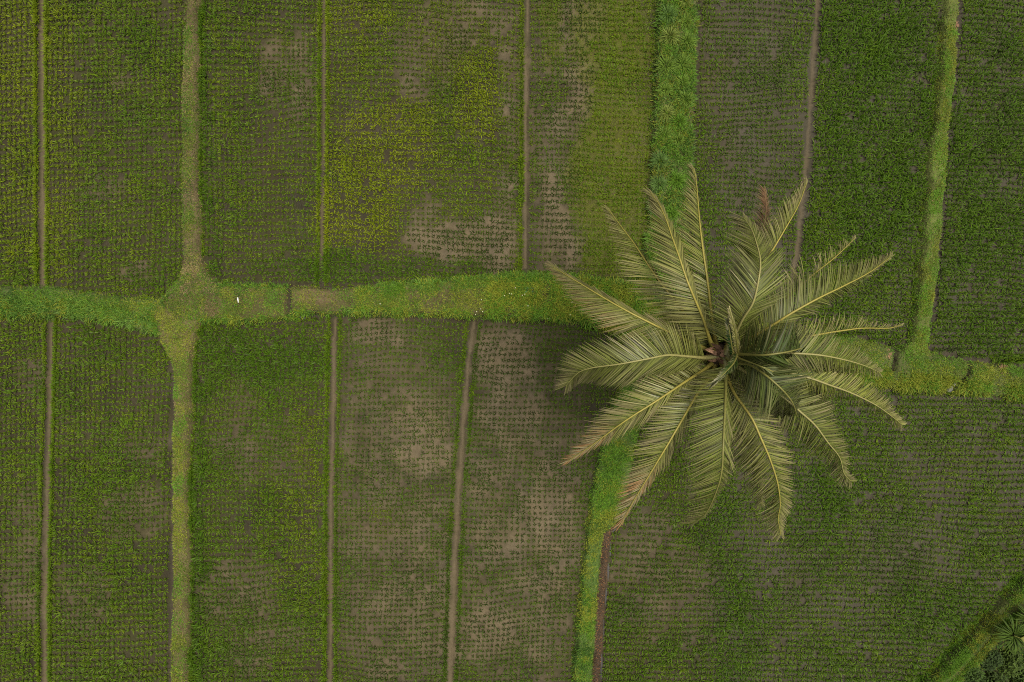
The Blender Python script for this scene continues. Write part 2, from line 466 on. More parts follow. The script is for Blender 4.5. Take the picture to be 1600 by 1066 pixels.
def blades_mesh(name, parts):
    vv = np.concatenate([p[0] for p in parts]); cc = np.concatenate([p[1] for p in parts])
    n = len(vv)
    tr = (TRI5[None] + (np.arange(n) * 5)[:, None, None]).reshape(-1, 3)
    return mesh_np(name, vv.reshape(-1, 3), tr, cc.reshape(-1, 3))

def rice_hills(px, py, size, yel, lush, nb=11, z=None, dull=None):
    """one fan of leaves per planted hill"""
    n = len(px)
    z = terrain(px, py) if z is None else z
    wx, wy = P2W(px, py)
    k = np.repeat(np.arange(n), nb)
    az0 = rng.random(n) * 6.28
    az = az0[k] + np.tile(np.arange(nb), n) * (6.283 / nb) + rng.normal(0, .35, n * nb)
    lean = noise(px, py, 70, 61) * 6.28
    el = np.radians(np.where(rng.random(n * nb) < .68, rng.uniform(62, 86, n * nb), rng.uniform(36, 62, n * nb)))
    L = 0.195 * size[k] * rng.uniform(.65, 1.25, n * nb) * (1 + .2 * lush[k])
    w = 0.025 * np.sqrt(size[k]) * rng.uniform(.8, 1.3, n * nb)
    base = np.stack([wx[k], wy[k], z[k] - 0.01], -1)
    r = 0.012 + 0.02 * rng.random(n * nb)
    base[:, 0] += np.cos(az) * r * size[k]; base[:, 1] += np.sin(az) * r * size[k]
    g = np.array([0.074, 0.148, 0.004]); y = np.array([0.165, 0.215, 0.004]); dk = np.array([0.037, 0.098, 0.004])
    t = np.clip(yel[k] + (rng.normal(0, .12, n))[k] + rng.normal(0, .06, n * nb), 0, 1)[:, None]
    l = np.clip(lush[k] + rng.normal(0, .2, n * nb), 0, 1)[:, None]
    c = g * (1 - t) + y * t
    c = c * (1 - l * .75) + dk * l * .75
    if dull is not None:
        u = np.clip(dull[k] + rng.normal(0, .15, n * nb), 0, 1)[:, None]
        c = c * (1 - u) + np.array([.030, .050, .011]) * u
    c = c * rng.uniform(.7, 1.35, (n * nb, 1))
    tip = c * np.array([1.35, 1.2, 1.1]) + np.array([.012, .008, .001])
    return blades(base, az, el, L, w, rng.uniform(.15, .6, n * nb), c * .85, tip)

fa, fb, fc, fd_, fe, ff, fg = [f[0] for f in FURROWS]
cst = lambda v: (lambda y: np.full(np.shape(y), float(v)))
BEDS = [  # label piece, left edge, right edge, y0, y1, row slope, base size, yellow, lush
    ('upper left corner bed, left of the first furrow', cst(-108), lambda y: fa(y) - 6, -108, 452, -.07, .9, .19, .0, True),
    ('upper left bed between the first furrow and the dry brown bank', lambda y: fa(y) + 6, b1L, -108, 470, -.075, .88, .16, .1, True),
    ('upper bed just right of the dry brown bank', b1R, lambda y: fb(y) - 4, -108, 450, .0, .86, .2, .2, True),
    ('wide patchy upper middle bed with yellow streaks', lambda y: fb(y) + 4, lambda y: fc(y) - 5, -108, 455, .03, .88, .36, .1, True),
    ('upper bed left of the tufted bank, half covered in olive weed', lambda y: fc(y) + 5, b2L, -108, 452, .0, .80, .25, .2, False),
    ('upper bed just right of the tufted bank', b2R, lambda y: fd_(y) - 6, -108, 530, .0, .84, .12, .35, False),
    ('dense dark upper right bed left of the bright green bank', lambda y: fd_(y) + 6, b3L, -108, 560, .02, 1.1, .14, .6, False),
    ('dark upper right corner bed beyond the bright green bank', b3R, cst(1708), -108, 600, .02, 1.0, .14, .55, False),
    ('lower left corner bed, left of the furrow', cst(-108), lambda y: fe(y) - 6, 494, 1175, -.08, .91, .15, .15, True),
    ('lower left bed between the furrow and the straw coloured bank', lambda y: fe(y) + 6, b5L, 494, 1175, -.065, .90, .12, .15, True),
    ('lush lower bed just right of the straw coloured bank', b5R, lambda y: ff(y) - 6, 494, 1175, -.05, .95, .13, .3, True),
    ('lower middle bed between two pale furrows', lambda y: ff(y) + 6, lambda y: fg(y) - 7, 492, 1175, -.02, .78, .12, .3, True),
    ('sparse lower bed left of the fresh green bank', lambda y: fg(y) + 7, b6L, 496, 1175, .0, .72, .08, .4, True),
    ('big dark lower right field under the palm', b6R, cst(1708), 560, 1175, .03, .9, .1, .45, False),
]
FEATURE = (556, 700, 632, 758)        # where single clumps stand apart on bare mud
feature_pts = None
for bi, (lab, xl, xr, y0, y1, slope, size0, yel0, lush0, lines) in enumerate(BEDS):
    sx, sy = (7.6, 9.3) if bi not in (11, 12) else (7.8, 8.8)
    ncol = int((max(np.max(xr(np.array([y0, y1, (y0 + y1) / 2]))) - np.min(xl(np.array([y0, y1, (y0 + y1) / 2]))), 10)) / sx) + 2
    ks, js = np.meshgrid(np.arange(ncol + 6), np.arange(-6, int((y1 - y0) / sy) + 8))
    ks = ks.ravel(); js = js.ravel()
    y = y0 + js * sy
    x = xl(y) + 3.5 + ks * sx
    y = y + slope * (x - xl(y)) + (noise(x, y, 130, 70 + bi) - .5) * 16 + (noise(x, y, 45, 71 + bi) - .5) * 4
    x = x + (noise(x, y, 80, 90 + bi) - .5) * 8
    x = x + rng.normal(0, .32, len(x)); y = y + rng.normal(0, .32, len(y))
    if lines:       # a denser planted line along the furrow edges
        yy = np.arange(y0, y1, 4.6)
        if bi not in (0, 8): x = np.concatenate([x, xl(yy) + 2.5 + rng.normal(0, .6, len(yy))]); y = np.concatenate([y, yy])
        if bi not in (1, 4, 9, 12): x = np.concatenate([x, xr(yy) - 2.5 + rng.normal(0, .6, len(yy))]); y = np.concatenate([y, yy])
    ok = (x > xl(y)) & (x < xr(y)) & (y > y0) & (y < y1)
    x, y = x[ok], y[ok]
    z, bd, hb, nd, fd, dd = terrain(x, y, True)
    ok = (bd.max(axis=0) < -2.5) & (fd > 0.3) & (dd > -0.5) & (diag8(x, y) < -3)
    x, y, z = x[ok], y[ok], z[ok]
    bar = blobs(x, y, BARE, True); ye = blobs(x, y, YELLOW); lu = blobs(x, y, LUSH); ca = blobs(x, y, CARPET)
    nn = fnoise(x, y, 55, 120); n3 = fnoise(x, y, 20, 124)
    size = size0 * (0.66 + 0.72 * nn) * (1 - .10 * bar) * (1 + .18 * lu) * rng.uniform(.8, 1.15, len(x))
    yel = np.clip(yel0 + .9 * ye + (n3 - .5) * .5, 0, 1) * (1 - .7 * lu)
    lush = np.clip(lush0 + .7 * lu + (nn - .5) * .8 + .55 * bar, 0, 1)
    dull = np.clip(bar * .9, 0, .9)
    keep = rng.random(len(x)) > (0.02 + .05 * bar + .06 * ca)
    x, y, z, size, yel, lush, dull = [v[keep] for v in (x, y, z, size, yel, lush, dull)]
    if bi == 11:
        fx0, fx1, fy0, fy1 = FEATURE
        inf = (x > fx0) & (x < fx1) & (y > fy0) & (y < fy1)
        ii = np.where(inf)[0][:300]
        feature_pts = (x[ii], y[ii], z[ii], size[ii], lush[ii])
        m = np.ones(len(x), bool); m[ii] = False
        x, y, z, size, yel, lush, dull = [v[m] for v in (x, y, z, size, yel, lush, dull)]
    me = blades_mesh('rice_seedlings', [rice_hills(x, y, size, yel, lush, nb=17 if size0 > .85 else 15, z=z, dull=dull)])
    link('rice_seedlings', me, M_RICE, label='rice seedlings in rows, ' + lab, cat='rice', kind='stuff')

# the clumps that stand apart on bare mud, each its own plant
variants = []
for k in range(8):
    one = np.array([0.0]); sv = np.array([0.82 + .06 * (k % 4)])
    v, c = rice_hills(np.array([800.0]), np.array([533.0]), sv, np.array([.1 * (k % 3)]), np.array([.35 + .08 * (k % 4)]), nb=13, z=np.array([0.0]), dull=np.array([.35 + .15 * (k % 4)]))
    me = blades_mesh('rice_plant', [(v, c)]); me.materials.append(M_RICE)
    variants.append(me)
fx, fy, fz, fs, fl = feature_pts
for i in range(len(fx)):
    wx, wy = P2W(fx[i], fy[i])
    o = bpy.data.objects.new('rice_plant', variants[i % 8])
    COL.objects.link(o)
    o.location = (wx, wy, fz[i]); o.rotation_euler = (0, 0, random.random() * 6.28)
    s = float(fs[i] / .78); o.scale = (s, s, s)
    o['label'] = 'small dark rice clump standing apart on bare mud between the two pale furrows'
    o['category'] = 'rice plant'; o['group'] = 'rice clumps standing apart on bare mud'

# ------------------------------------------------------------------ weed carpet
def carpet_obj():
    n = 62000
    x = rng.uniform(840, 1032, n); y = rng.uniform(-108, 445, n)
    ca = blobs(x, y, CARPET, True)
    z, bd, hb, nd, fd, dd = terrain(x, y, True)
    ok = (rng.random(n) < ca * (.25 + .9 * fnoise(x, y, 30, 140))) & (bd.max(axis=0) < -1)
    x, y, z = x[ok], y[ok], z[ok]
    n = len(x); wx, wy = P2W(x, y)
    base = np.stack([wx, wy, z + .004], -1)
    c = np.array([0.090, 0.115, 0.008]) * rng.uniform(.6, 1.35, (n, 1)) * (1 + np.array([.35, .1, .1]) * (fnoise(x, y, 70, 144) - .35)[:, None])
    b = blades(base, rng.random(n) * 6.28, np.radians(rng.uniform(5, 45, n)), rng.uniform(.03, .07, n), rng.uniform(.014, .026, n), rng.uniform(0, .3, n), c, c * 1.15)
    link('weed_carpet', blades_mesh('weed_carpet', [b]), M_GRASS, label='olive carpet of low weed covering the mud beside the tufted bank', cat='weeds', kind='stuff')
carpet_obj()

# ------------------------------------------------------------------ grass on the banks
G_FRESH = np.array([0.080, 0.165, 0.012]); G_YEL = np.array([0.190, 0.215, 0.020]); G_STRAW = np.array([0.26, 0.20, 0.085])
G_TEAL = np.array([0.100, 0.180, 0.026]); G_DARK = np.array([0.045, 0.10, 0.012]); G_OLIVE = np.array([0.105, 0.138, 0.016])
def grass(i, label, dens, Lr, pal, bbox, wfac=1.0, sel=None, edge=-2.5, elr=(15, 75), gain=1.0):
    x0, x1, y0, y1 = bbox
    n = int((x1 - x0) * (y1 - y0) / 1600.0 * dens)
    x = rng.uniform(x0, x1, n); y = rng.uniform(y0, y1, n)
    z, bd, hb, nd, fd, dd = terrain(x, y, True)
    ok = (bd[i] > edge) & (bd.argmax(axis=0) == i) & (nd > -.5)
    thin = fnoise(x, y, 26, 150 + i)
    ok &= rng.random(n) < np.clip((thin - .28) * 4.5, .22, 1)
    if i == 4: ok &= (((x - 498) / 44) ** 2 + ((y - 463 - 6 * (noise(x, y, 15, 233) - .5)) / 11) ** 2 > .7 + .6 * noise(x, y, 9, 234)) | (rng.random(n) < .62)
    if sel is not None: ok &= sel(x, y)
    x, y, z, thin = x[ok], y[ok], z[ok], thin[ok]
    n = len(x); wx, wy = P2W(x, y)
    cov = fnoise(x, y, 48, 160 + i); fine = rng.random(n)
    wgt = np.zeros((n, len(pal)))
    for j, (c, p, sc) in enumerate(pal):
        wgt[:, j] = p * np.clip(fnoise(x, y, sc, 170 + 10 * i + 3 * j) * 5 - 1.9, 0.03, 2)
    wgt /= wgt.sum(1)[:, None]
    ch = (wgt.cumsum(1) > fine[:, None]).argmax(1)
    col = np.array([p[0] for p in pal])[ch]
    col = col * rng.uniform(.6, 1.5, (n, 1)) * gain
    base = np.stack([wx, wy, z - .005], -1)
    L = rng.uniform(Lr[0], Lr[1], n) * (.7 + .6 * cov)
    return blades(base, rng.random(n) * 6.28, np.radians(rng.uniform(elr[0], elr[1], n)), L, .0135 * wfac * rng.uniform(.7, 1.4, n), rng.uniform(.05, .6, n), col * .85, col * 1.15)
def grass_obj(parts, label):
    link('bank_grass', blades_mesh('bank_grass', parts), M_GRASS, label=label, cat='grass', kind='stuff')

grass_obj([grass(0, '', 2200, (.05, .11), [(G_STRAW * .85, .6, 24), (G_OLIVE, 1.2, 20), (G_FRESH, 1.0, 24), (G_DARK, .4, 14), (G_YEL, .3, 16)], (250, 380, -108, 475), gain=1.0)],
          'short dry straw coloured grass on the upper left bank')
grass_obj([grass(1, '', 1700, (.07, .17), [(G_FRESH, 1, 30), (G_OLIVE, .8, 30), (G_DARK, .6, 20), (G_STRAW * .6, .3, 14)], (970, 1095, -108, 500), gain=1.0),
           grass(1, '', 1000, (.14, .3), [(G_FRESH * 1.15, 1.2, 24), (G_YEL * .8, .6, 16), (G_TEAL, .6, 18), (G_DARK, .5, 12)], (970, 1095, -108, 500), 1.5, gain=.88)],
          'green grass between the tufts on the upper bank')
grass_obj([grass(2, '', 2300, (.05, .12), [(G_FRESH * 1.2, 1.8, 30), (G_YEL * .85, .6, 18), (G_OLIVE, .3, 20)], (1390, 1506, -108, 565), gain=1.0)],
          'bright even green grass on the slanting right bank')
grass_obj([grass(3, '', 1500, (.07, .15), [(G_FRESH, 1, 40), (G_YEL, .5, 25), (G_DARK, .3, 30)], (-108, 332, 440, 550)),
           grass(3, '', 1300, (.16, .3), [(G_TEAL * 1.1, 1., 30), (G_FRESH * 1.1, .8, 25), (G_YEL * .9, .5, 14), (G_DARK, .4, 14)], (-108, 262, 455, 560), 1.2,
                 lambda x, y: (y > (b4lT(x) + b4lB(x)) / 2 - 4 + 10 * (noise(x, y, 30, 201) - .5)))],
          'long blue green grass on the left end of the cross bank')
grass_obj([grass(4, '', 1900, (.05, .12), [(G_OLIVE, .9, 30), (G_YEL, 1., 22), (G_STRAW * .6, .4, 20), (G_FRESH * 1.15, 1.4, 26), (G_DARK, .5, 16)], (225, 640, 430, 560)),
           grass(4, '', 1500, (.07, .16), [(G_FRESH, 1.2, 40), (G_YEL, 1, 30), (G_OLIVE, .5, 30), (G_DARK, .3, 20)], (560, 1060, 425, 565)),
           grass(4, '', 1100, (.18, .34), [(G_YEL, 1.2, 25), (G_FRESH * 1.2, 1, 30)], (760, 1060, 440, 565), 1.25),
           grass(4, '', 2000, (.14, .26), [(G_FRESH * 1.1, 1.2, 18), (G_YEL, .8, 14), (G_TEAL, .4, 14), (G_DARK, .5, 10)], (262, 1000, 425, 560), 1.2, lambda x, y: (BANKS[4][1](x, y) < 5 + 9 * (noise(x, y, 22, 231) - .3)) & ((x < 455) | (x > 560) | (y > 475))),
           grass(4, '', 1400, (.10, .2), [(G_FRESH * .9, 1.2, 30), (G_TEAL, .5, 20)], (590, 900, 428, 468), 1.0, lambda x, y: y < b4mT(x) + 16)],
          'mixed green and yellow grass along the middle cross bank')
grass_obj([grass(5, '', 2200, (.05, .12), [(G_YEL * .95, 1.3, 30), (G_STRAW * .75, .35, 18), (G_OLIVE, .8, 22), (G_FRESH * 1.1, 1., 18)], (215, 350, 470, 1178), gain=1.1)],
          'yellowing short grass on the lower left bank')
grass_obj([grass(6, '', 1900, (.07, .17), [(G_FRESH * 1.15, 1.5, 40), (G_YEL, .7, 25), (G_DARK, .4, 20)], (880, 1050, 530, 1178))],
          'fresh bright green grass on the bank running down from the palm')
grass_obj([grass(7, '', 1700, (.06, .14), [(G_FRESH, 1.2, 40), (G_OLIVE, .8, 26), (G_YEL, .4, 30)], (1040, 1708, 460, 640)),
           grass(7, '', 1300, (.14, .28), [(G_YEL * .9, 1., 30), (G_FRESH, 1.1, 26)], (1040, 1708, 540, 640), 1.2, lambda x, y: y > (b7T(x) * .42 + b7B(x) * .58))],
          'green and yellow grass on the bank right of the palm')
grass_obj([grass(8, '', 3000, (.08, .18), [(G_FRESH, 1.4, 30), (G_DARK, .3, 20), (G_YEL * .8, .6, 20)], (1340, 1708, 800, 1178), 1.0,
                 lambda x, y: np.abs(diag8(x, y) - 18 - 6 * (noise(x, y, 30, 210) - .5)) > 3.2, edge=-6, gain=.9)],
          'green grass either side of the narrow track in the corner')

# crumbs on the bare soil bed
def crumbs():
    n = 2600
    y = rng.uniform(824, 1176, n); x = b6R(y) + rng.uniform(1.5, 12.5, n)
    wx, wy = P2W(x, y); base = np.stack([wx, wy, terrain(x, y) + .003], -1)
    c = np.where(rng.random((n, 1)) < .16, np.array([.24, .11, .04]), np.array([.06, .042, .025])) * rng.uniform(.6, 1.3, (n, 1))
    b = blades(base, rng.random(n) * 6.28, np.radians(rng.uniform(5, 35, n)), rng.uniform(.025, .06, n), rng.uniform(.015, .03, n), np.zeros(n), c, c)
    link('soil_crumbs', blades_mesh('soil_crumbs', [b]), M_GRASS, label='rust brown crumbs and litter on the narrow bare soil bed', cat='soil', kind='stuff')
crumbs()

# ------------------------------------------------------------------ single plants
def tuft(name, px, py, rad, col, label, cat, nb=90, L=None, el=(15, 80), w=.018, droop=(.2, .9), group=None, tip=1.25):
    wx, wy = P2W(px, py); z = float(terrain(np.array([px]), np.array([py]))[0])
    n = nb
    az = rng.random(n) * 6.28
    L = rad / 40.0 if L is None else L
    r = rng.random(n) * L * .25
    base = np.stack([np.cos(az) * r, np.sin(az) * r, np.zeros(n) - .02], -1)
    c = np.array(col) * rng.uniform(.6, 1.35, (n, 1))
    b = blades(base, az + rng.normal(0, .3, n), np.radians(rng.uniform(el[0], el[1], n)), L * rng.uniform(.7, 1.25, n), w * rng.uniform(.7, 1.3, n), rng.uniform(droop[0], droop[1], n), c * .8, c * tip)
    return link(name, blades_mesh(name, [b]), M_GRASS, loc=(wx, wy, z), label=label, cat=cat, group=group)

T1 = (.12, .19, .025); T2 = (.085, .15, .03); T3 = (.15, .19, .035); T4 = (.09, .18, .015)
ordw = ['topmost', 'second', 'third', 'fourth', 'fifth', 'sixth', 'seventh', 'eighth', 'ninth', 'tenth']
left_row = [(1041, 30, 13, T2, 'blue green'), (1044, 63, 14, T3, 'pale loose'), (1038, 108, 15, T1, 'large round'), (1037, 145, 11, T1, 'small green'), (1038, 181, 12, T3, 'yellowish'),
            (1035, 214, 11, T1, 'ragged green'), (1029, 255, 13, T2, 'blue green'), (1027, 290, 12, T2, 'dense blue green'), (1021, 325, 12, T2, 'dark blue green'), (1017, 372, 11, T4, 'bright green')]
right_row = [(1068, 7, 11, T3, 'pale green'), (1068, 41, 11, T1, 'thin green'), (1071, 70, 12, T1, 'spreading green'), (1063, 104, 13, T1, 'round'), (1063, 133, 10, T1, 'small round'),
             (1068, 160, 12, T1, 'spreading'), (1058, 194, 12, T4, 'bright'), (1057, 222, 10, T1, 'small'), (1054, 285, 14, T4, 'bright green leafy'), (1047, 335, 11, T4, 'small bright green')]
for row, side in ((left_row, 'left'), (right_row, 'right')):
    for i, (x, y, r, c, adj) in enumerate(row):
        tuft('grass_tuft', x, y, r * 1.15, c, '%s grass tuft, %s down the %s row on the tufted bank' % (adj, ordw[i], side), 'grass tuft', nb=260, w=.02, el=(20, 85), group='tufts on the upper bank')
tuft('grass_tuft', 828, 455, 9, (.09, .17, .09), 'pale blue green weed tuft on the cross bank left of the palm', 'grass tuft', nb=70)
tuft('weed_plant', 1053, 815, 9, (.13, .22, .03), 'bright green star shaped weed among rice under the lower fronds', 'weed', nb=26, w=.022, el=(10, 40))
tuft('weed_plant', 1520, 587, 8, (.22, .25, .03), 'pale yellow green weed beside the right bank gap', 'weed', nb=50)
for x, y, r, lab in ((1456, 319, 7, 'rust brown dry weed patch halfway down the bright green bank'), (1379, 553, 7, 'pinkish brown dry weed beside the bank gap nearest the palm'),
                     (1559, 578, 7, 'pinkish brown dry weed on the bank near the right edge'), (1484, 44, 6, 'brown dry weed patch near the top of the bright green bank'),
                     (1472, 146, 6, 'faded brown weed patch a third down the bright green bank')):
    tuft('dry_weed', x, y, r, (.30, .16, .095), lab, 'dry weed', nb=80, w=.02, el=(3, 35), tip=1.1)

# rosettes and bushes in the lower right corner
def rosette(px, py, rad, label, col, nb=70, h=.5):
    wx, wy = P2W(px, py); z = float(terrain(np.array([px]), np.array([py]))[0])
    n = nb; az = rng.random(n) * 6.28
    el = np.radians(rng.uniform(12, 75, n)); L = rad / 40 * rng.uniform(.75, 1.2, n)
    base = np.stack([np.cos(az) * .04, np.sin(az) * .04, np.full(n, h)], -1)
    c = np.array(col) * rng.uniform(.55, 1.3, (n, 1))
    b = blades(base, az, el, L, .035 * rng.uniform(.7, 1.2, n), rng.uniform(.5, 1.0, n), c * .7, c * 1.3)
    root = link('spiky_plant', None, loc=(wx, wy, z), label=label, cat='plant')
    link('foliage', blades_mesh('foliage', [b]), M_GRASS, parent=root)
    a = np.linspace(0, 6.283, 9)[:-1]
    vv = np.concatenate([np.stack([np.cos(a) * .06, np.sin(a) * .06, a * 0 - .05], 1), np.stack([np.cos(a) * .045, np.sin(a) * .045, a * 0 + h + .02], 1)])
    tr = [(i, (i + 1) % 8, 8 + (i + 1) % 8) for i in range(8)] + [(i, 8 + (i + 1) % 8, 8 + i) for i in range(8)]
    link('stem', mesh_np('stem', vv, tr, np.tile([.09, .075, .04], (16, 1))), M_BARK, parent=root)
rosette(1559, 978, 24, 'large spiky green rosette plant in the lower right corner', (.055, .095, .010), 150)
rosette(1583, 953, 21, 'smaller spiky plant behind the large rosette at the right edge', (.06, .10, .010), 110)
rosette(1622, 985, 26, 'spiky plant cut off by the right edge beside the broad yellow leaf', (.07, .12, .02), 80)

def broad_leaf(px, py, label):
    """one wide arching yellow green leaf with a midrib fold"""
    n = 14
    t = np.linspace(0, 1, n)
    vv = []; 
    x1, y1 = 1585, 993; x0, y0 = px, py
    for i in range(n):
        z = .35 + .75 * math.sin(t[i] * 2.2)
        X, Y = P2W(x0 + (x1 - x0) * t[i], y0 + (y1 - y0) * t[i] + 5 * math.sin(t[i] * 3), z)
        w = .36 * (math.sin(min(1, t[i] * 1.15 + .08) * math.pi) ** .7) + .012
        for s in (-1, -.5, 0, .5, 1):
            vv.append((X + .1 * s * w, Y + s * w * .9, z - .28 * abs(s) ** 1.5 * w + random.uniform(-.012, .012)))
    tr = []
    for i in range(n - 1):
        for j in range(4):
            a = i * 5 + j
            tr += [(a, a + 1, a + 6), (a, a + 6, a + 5)]
    c = np.tile([.20, .20, .045], (len(vv), 1)) * rng.uniform(.8, 1.2, (len(vv), 1))
    me = mesh_np('leaf', vv, tr, c); smooth_shade(me)
    root = link('broad_leaf_plant', None, loc=(0, 0, 0), label=label, cat='plant')
    link('leaf', me, M_GRASS, parent=root)
broad_leaf(1648, 1003, 'broad yellow green leaf reaching in from the right edge')

def bush(px, py, rad, col, label, n=800, leaf=.085, hgt=.6):
    wx, wy = P2W(px, py); z = float(terrain(np.array([px]), np.array([py]))[0])
    u = rng.normal(0, 1, (n, 3)); u /= np.linalg.norm(u, axis=1)[:, None]; u[:, 2] = np.abs(u[:, 2])
    R = rad / 40
    p = u * np.array([R, R, hgt]) * (rng.random((n, 1)) ** .4) * (.75 + .5 * noise(u[:, 0] * 3 + px, u[:, 1] * 3, 1, 77)[:, None])
    c = np.array(col) * rng.uniform(.5, 1.5, (n, 1))
    b = blades(p, rng.random(n) * 6.28, np.radians(rng.uniform(-20, 40, n)), leaf * rng.uniform(.6, 1.4, n), leaf * .6 * rng.uniform(.7, 1.2, n), rng.uniform(.1, .6, n), c, c * 1.1)
    root = link('leafy_bush', None, loc=(wx, wy, z), label=label, cat='bush')
    link('foliage', blades_mesh('foliage', [b]), M_GRASS, parent=root)
    st = []
    for k in range(5):
        a = rng.random() * 6.28
        st.append(((0, 0, 0), (math.cos(a) * R * .5, math.sin(a) * R * .5, hgt * .6)))
    vv = []; tr = []
    for a, b2 in st:
        k = len(vv); w = .012
        vv += [(a[0] - w, a[1], a[2]), (a[0] + w, a[1], a[2]), (a[0], a[1] + w, a[2]), b2]
        tr += [(k, k + 1, k + 3), (k + 1, k + 2, k + 3), (k + 2, k, k + 3)]
    link('stems', mesh_np('stems', vv, tr, np.tile([.07, .055, .03], (len(vv), 1))), M_BARK, parent=root)
for a in ((1512, 1052, 20, (.034, .062, .008), 'dark low bush at the bottom edge beside the corner bank'),
          (1541, 1024, 17, (.026, .046, .008), 'darkest small bush with purplish gaps below the spiky rosette'),
          (1575, 1030, 20, (.05, .08, .010), 'speckled green bush below the broad yellow leaf'),
          (1596, 1058, 20, (.04, .068, .009), 'green bush filling the very lower right corner'),
          (1550, 1062, 15, (.038, .062, .010), 'low bush at the bottom edge between two larger bushes'),
          (1616, 1030, 20, (.05, .078, .010), 'green bush cut off by the right edge')):
    bush(*a)
def corner_cover():
    n = 30000
    x = rng.uniform(1380, 1708, n); y = rng.uniform(850, 1176, n)
    ok = (diag8(x, y) > 36) & (rng.random(n) < .25 + fnoise(x, y, 20, 220))
    x, y = x[ok], y[ok]; n = len(x); wx, wy = P2W(x, y)
    c = np.where(rng.random((n, 1)) < .3, G_YEL * .6, G_DARK) * rng.uniform(.6, 1.3, (n, 1))
    b = blades(np.stack([wx, wy, terrain(x, y)], -1), rng.random(n) * 6.28, np.radians(rng.uniform(5, 60, n)), rng.uniform(.05, .14, n), rng.uniform(.02, .04, n), rng.uniform(.1, .5, n), c, c * 1.1)
    link('corner_weeds', blades_mesh('corner_weeds', [b]), M_GRASS, label='dark leafy ground cover beyond the corner bank', cat='weeds', kind='stuff')
corner_cover()

# ------------------------------------------------------------------ small things
def scrap():
    wx, wy = P2W(372.5, 469, .38)
    o = []
    pts = [(-.026, .10), (.004, .115), (.022, .06), (.034, -.03), (.03, -.10), (.008, -.115), (-.012, -.05), (-.03, .03)]
    vv = [(x, y, .0) for x, y in pts] + [(x * .8, y * .92, .022 + .012 * math.sin(i * 2)) for i, (x, y) in enumerate(pts)] + [(0, 0, .035)]
    n = len(pts)
    tr = [(i, (i + 1) % n, n + (i + 1) % n) for i in range(n)] + [(i, n + (i + 1) % n, n + i) for i in range(n)] + [(n + i, n + (i + 1) % n, 2 * n) for i in range(n)]
    z = float(terrain(np.array([372.5]), np.array([469.0]))[0])
    link('white_scrap', mesh_np('white_scrap', vv, tr, np.tile([.6, .6, .56], (len(vv), 1))), M_WHITE, loc=(wx, wy, z + .05), label='slender white scrap lying on the grassy bank near the left crossing', cat='scrap')
scrap()

def flower(px, py):
    z = float(terrain(np.array([px]), np.array([py]))[0]) + .16
    wx, wy = P2W(px, py, z)
    vv = [(0, 0, .004)]; tr = []
    for k in range(5):
        a = k * 1.2566
        i = len(vv)
        vv += [(math.cos(a - .45) * .022, math.sin(a - .45) * .022, .008), (math.cos(a) * .042, math.sin(a) * .042, .012), (math.cos(a + .45) * .022, math.sin(a + .45) * .022, .008)]
        tr += [(0, i, i + 1), (0, i + 1, i + 2)]
    i = len(vv)      # stalk
    vv += [(-.004, 0, 0), (.004, 0, 0), (0, 0, -.2)]
    tr += [(i, i + 1, i + 2)]
    c = np.tile([.72, .74, .62], (len(vv), 1)); c[0] = (.6, .5, .1); c[-3:] = (.08, .15, .02)
    o = link('flower', mesh_np('flower', vv, tr, c), M_WHITE, loc=(wx, wy, z), label='tiny white flower in the grass of the cross bank left of the palm', cat='flower', group='white flowers on the cross bank')
    o.scale = (.6, .6, .8)
    o.rotation_euler = (random.uniform(-.3, .3), random.uniform(-.3, .3), random.random() * 6)
for p in ((788, 462), (796, 459), (799, 459.5), (752, 468.5), (816, 461.5), (820, 460), (856, 498), (745, 487), (754, 487), (743, 491.5), (751, 483), (805, 450), (594, 475), (894, 472), (891, 492), (825, 478)):
    flower(*p)

def stone(px, py, sx, sy, sz, col, label, seed):
    r = np.random.default_rng(seed)
    import bmesh
    bm = bmesh.new(); bmesh.ops.create_icosphere(bm, subdivisions=2, radius=1.0)
    v = np.array([list(a.co) for a in bm.verts]); f = np.array([[q.index for q in p.verts] for p in bm.faces]); bm.free()
    v = np.sign(v) * np.abs(v) ** .75
    v = v * (1 + r.normal(0, .05, (len(v), 1))) * np.array([sx, sy, sz])
    z = float(terrain(np.array([px]), np.array([py]))[0]); wx, wy = P2W(px, py)
    me = mesh_np('stone', v, f, np.tile(col, (len(v), 1)))
    o = link('stone', me, M_STONE, loc=(wx, wy, z + sz * .45), label=label, cat='stone'); o.rotation_euler = (0, 0, r.random() * .6 - .3)
stone(1478, 606, .13, .17, .12, (.13, .125, .13), 'grey stone at the mouth of the outlet in the right bank', 1)
stone(1482, 600, .07, .05, .07, (.28, .27, .25), 'small pale stone resting against the grey outlet stone', 2)

# ------------------------------------------------------------------ the coconut palm
CX, CY, CZ = 5.03, -0.33, 10.2
palm = link('coconut_palm', None, loc=(CX, CY, 0), label='tall coconut palm with a wide drooping crown rising beside the cross bank', cat='palm tree')
ORIGIN = np.array([CX, CY, 0.0])

def tube(path, radii, sides=8):
    path = np.asarray(path, float); n = len(path)
    T = np.gradient(path, axis=0); T /= np.linalg.norm(T, axis=1)[:, None]
    ref = np.array([0, 0, 1.0]) if abs(T[0][2]) < .9 else np.array([1.0, 0, 0])
    S = np.cross(T, ref); S /= np.linalg.norm(S, axis=1)[:, None]
    N = np.cross(S, T)
    a = np.linspace(0, 2 * math.pi, sides, endpoint=False)
    vv = path[:, None, :] + np.asarray(radii)[:, None, None] * (np.cos(a)[None, :, None] * S[:, None, :] + np.sin(a)[None, :, None] * N[:, None, :])
    tr = []
    for i in range(n - 1):
        for j in range(sides):
            p, q_ = i * sides + j, i * sides + (j + 1) % sides
            tr += [(p, q_, q_ + sides), (p, q_ + sides, p + sides)]
    return vv.reshape(-1, 3), np.array(tr)

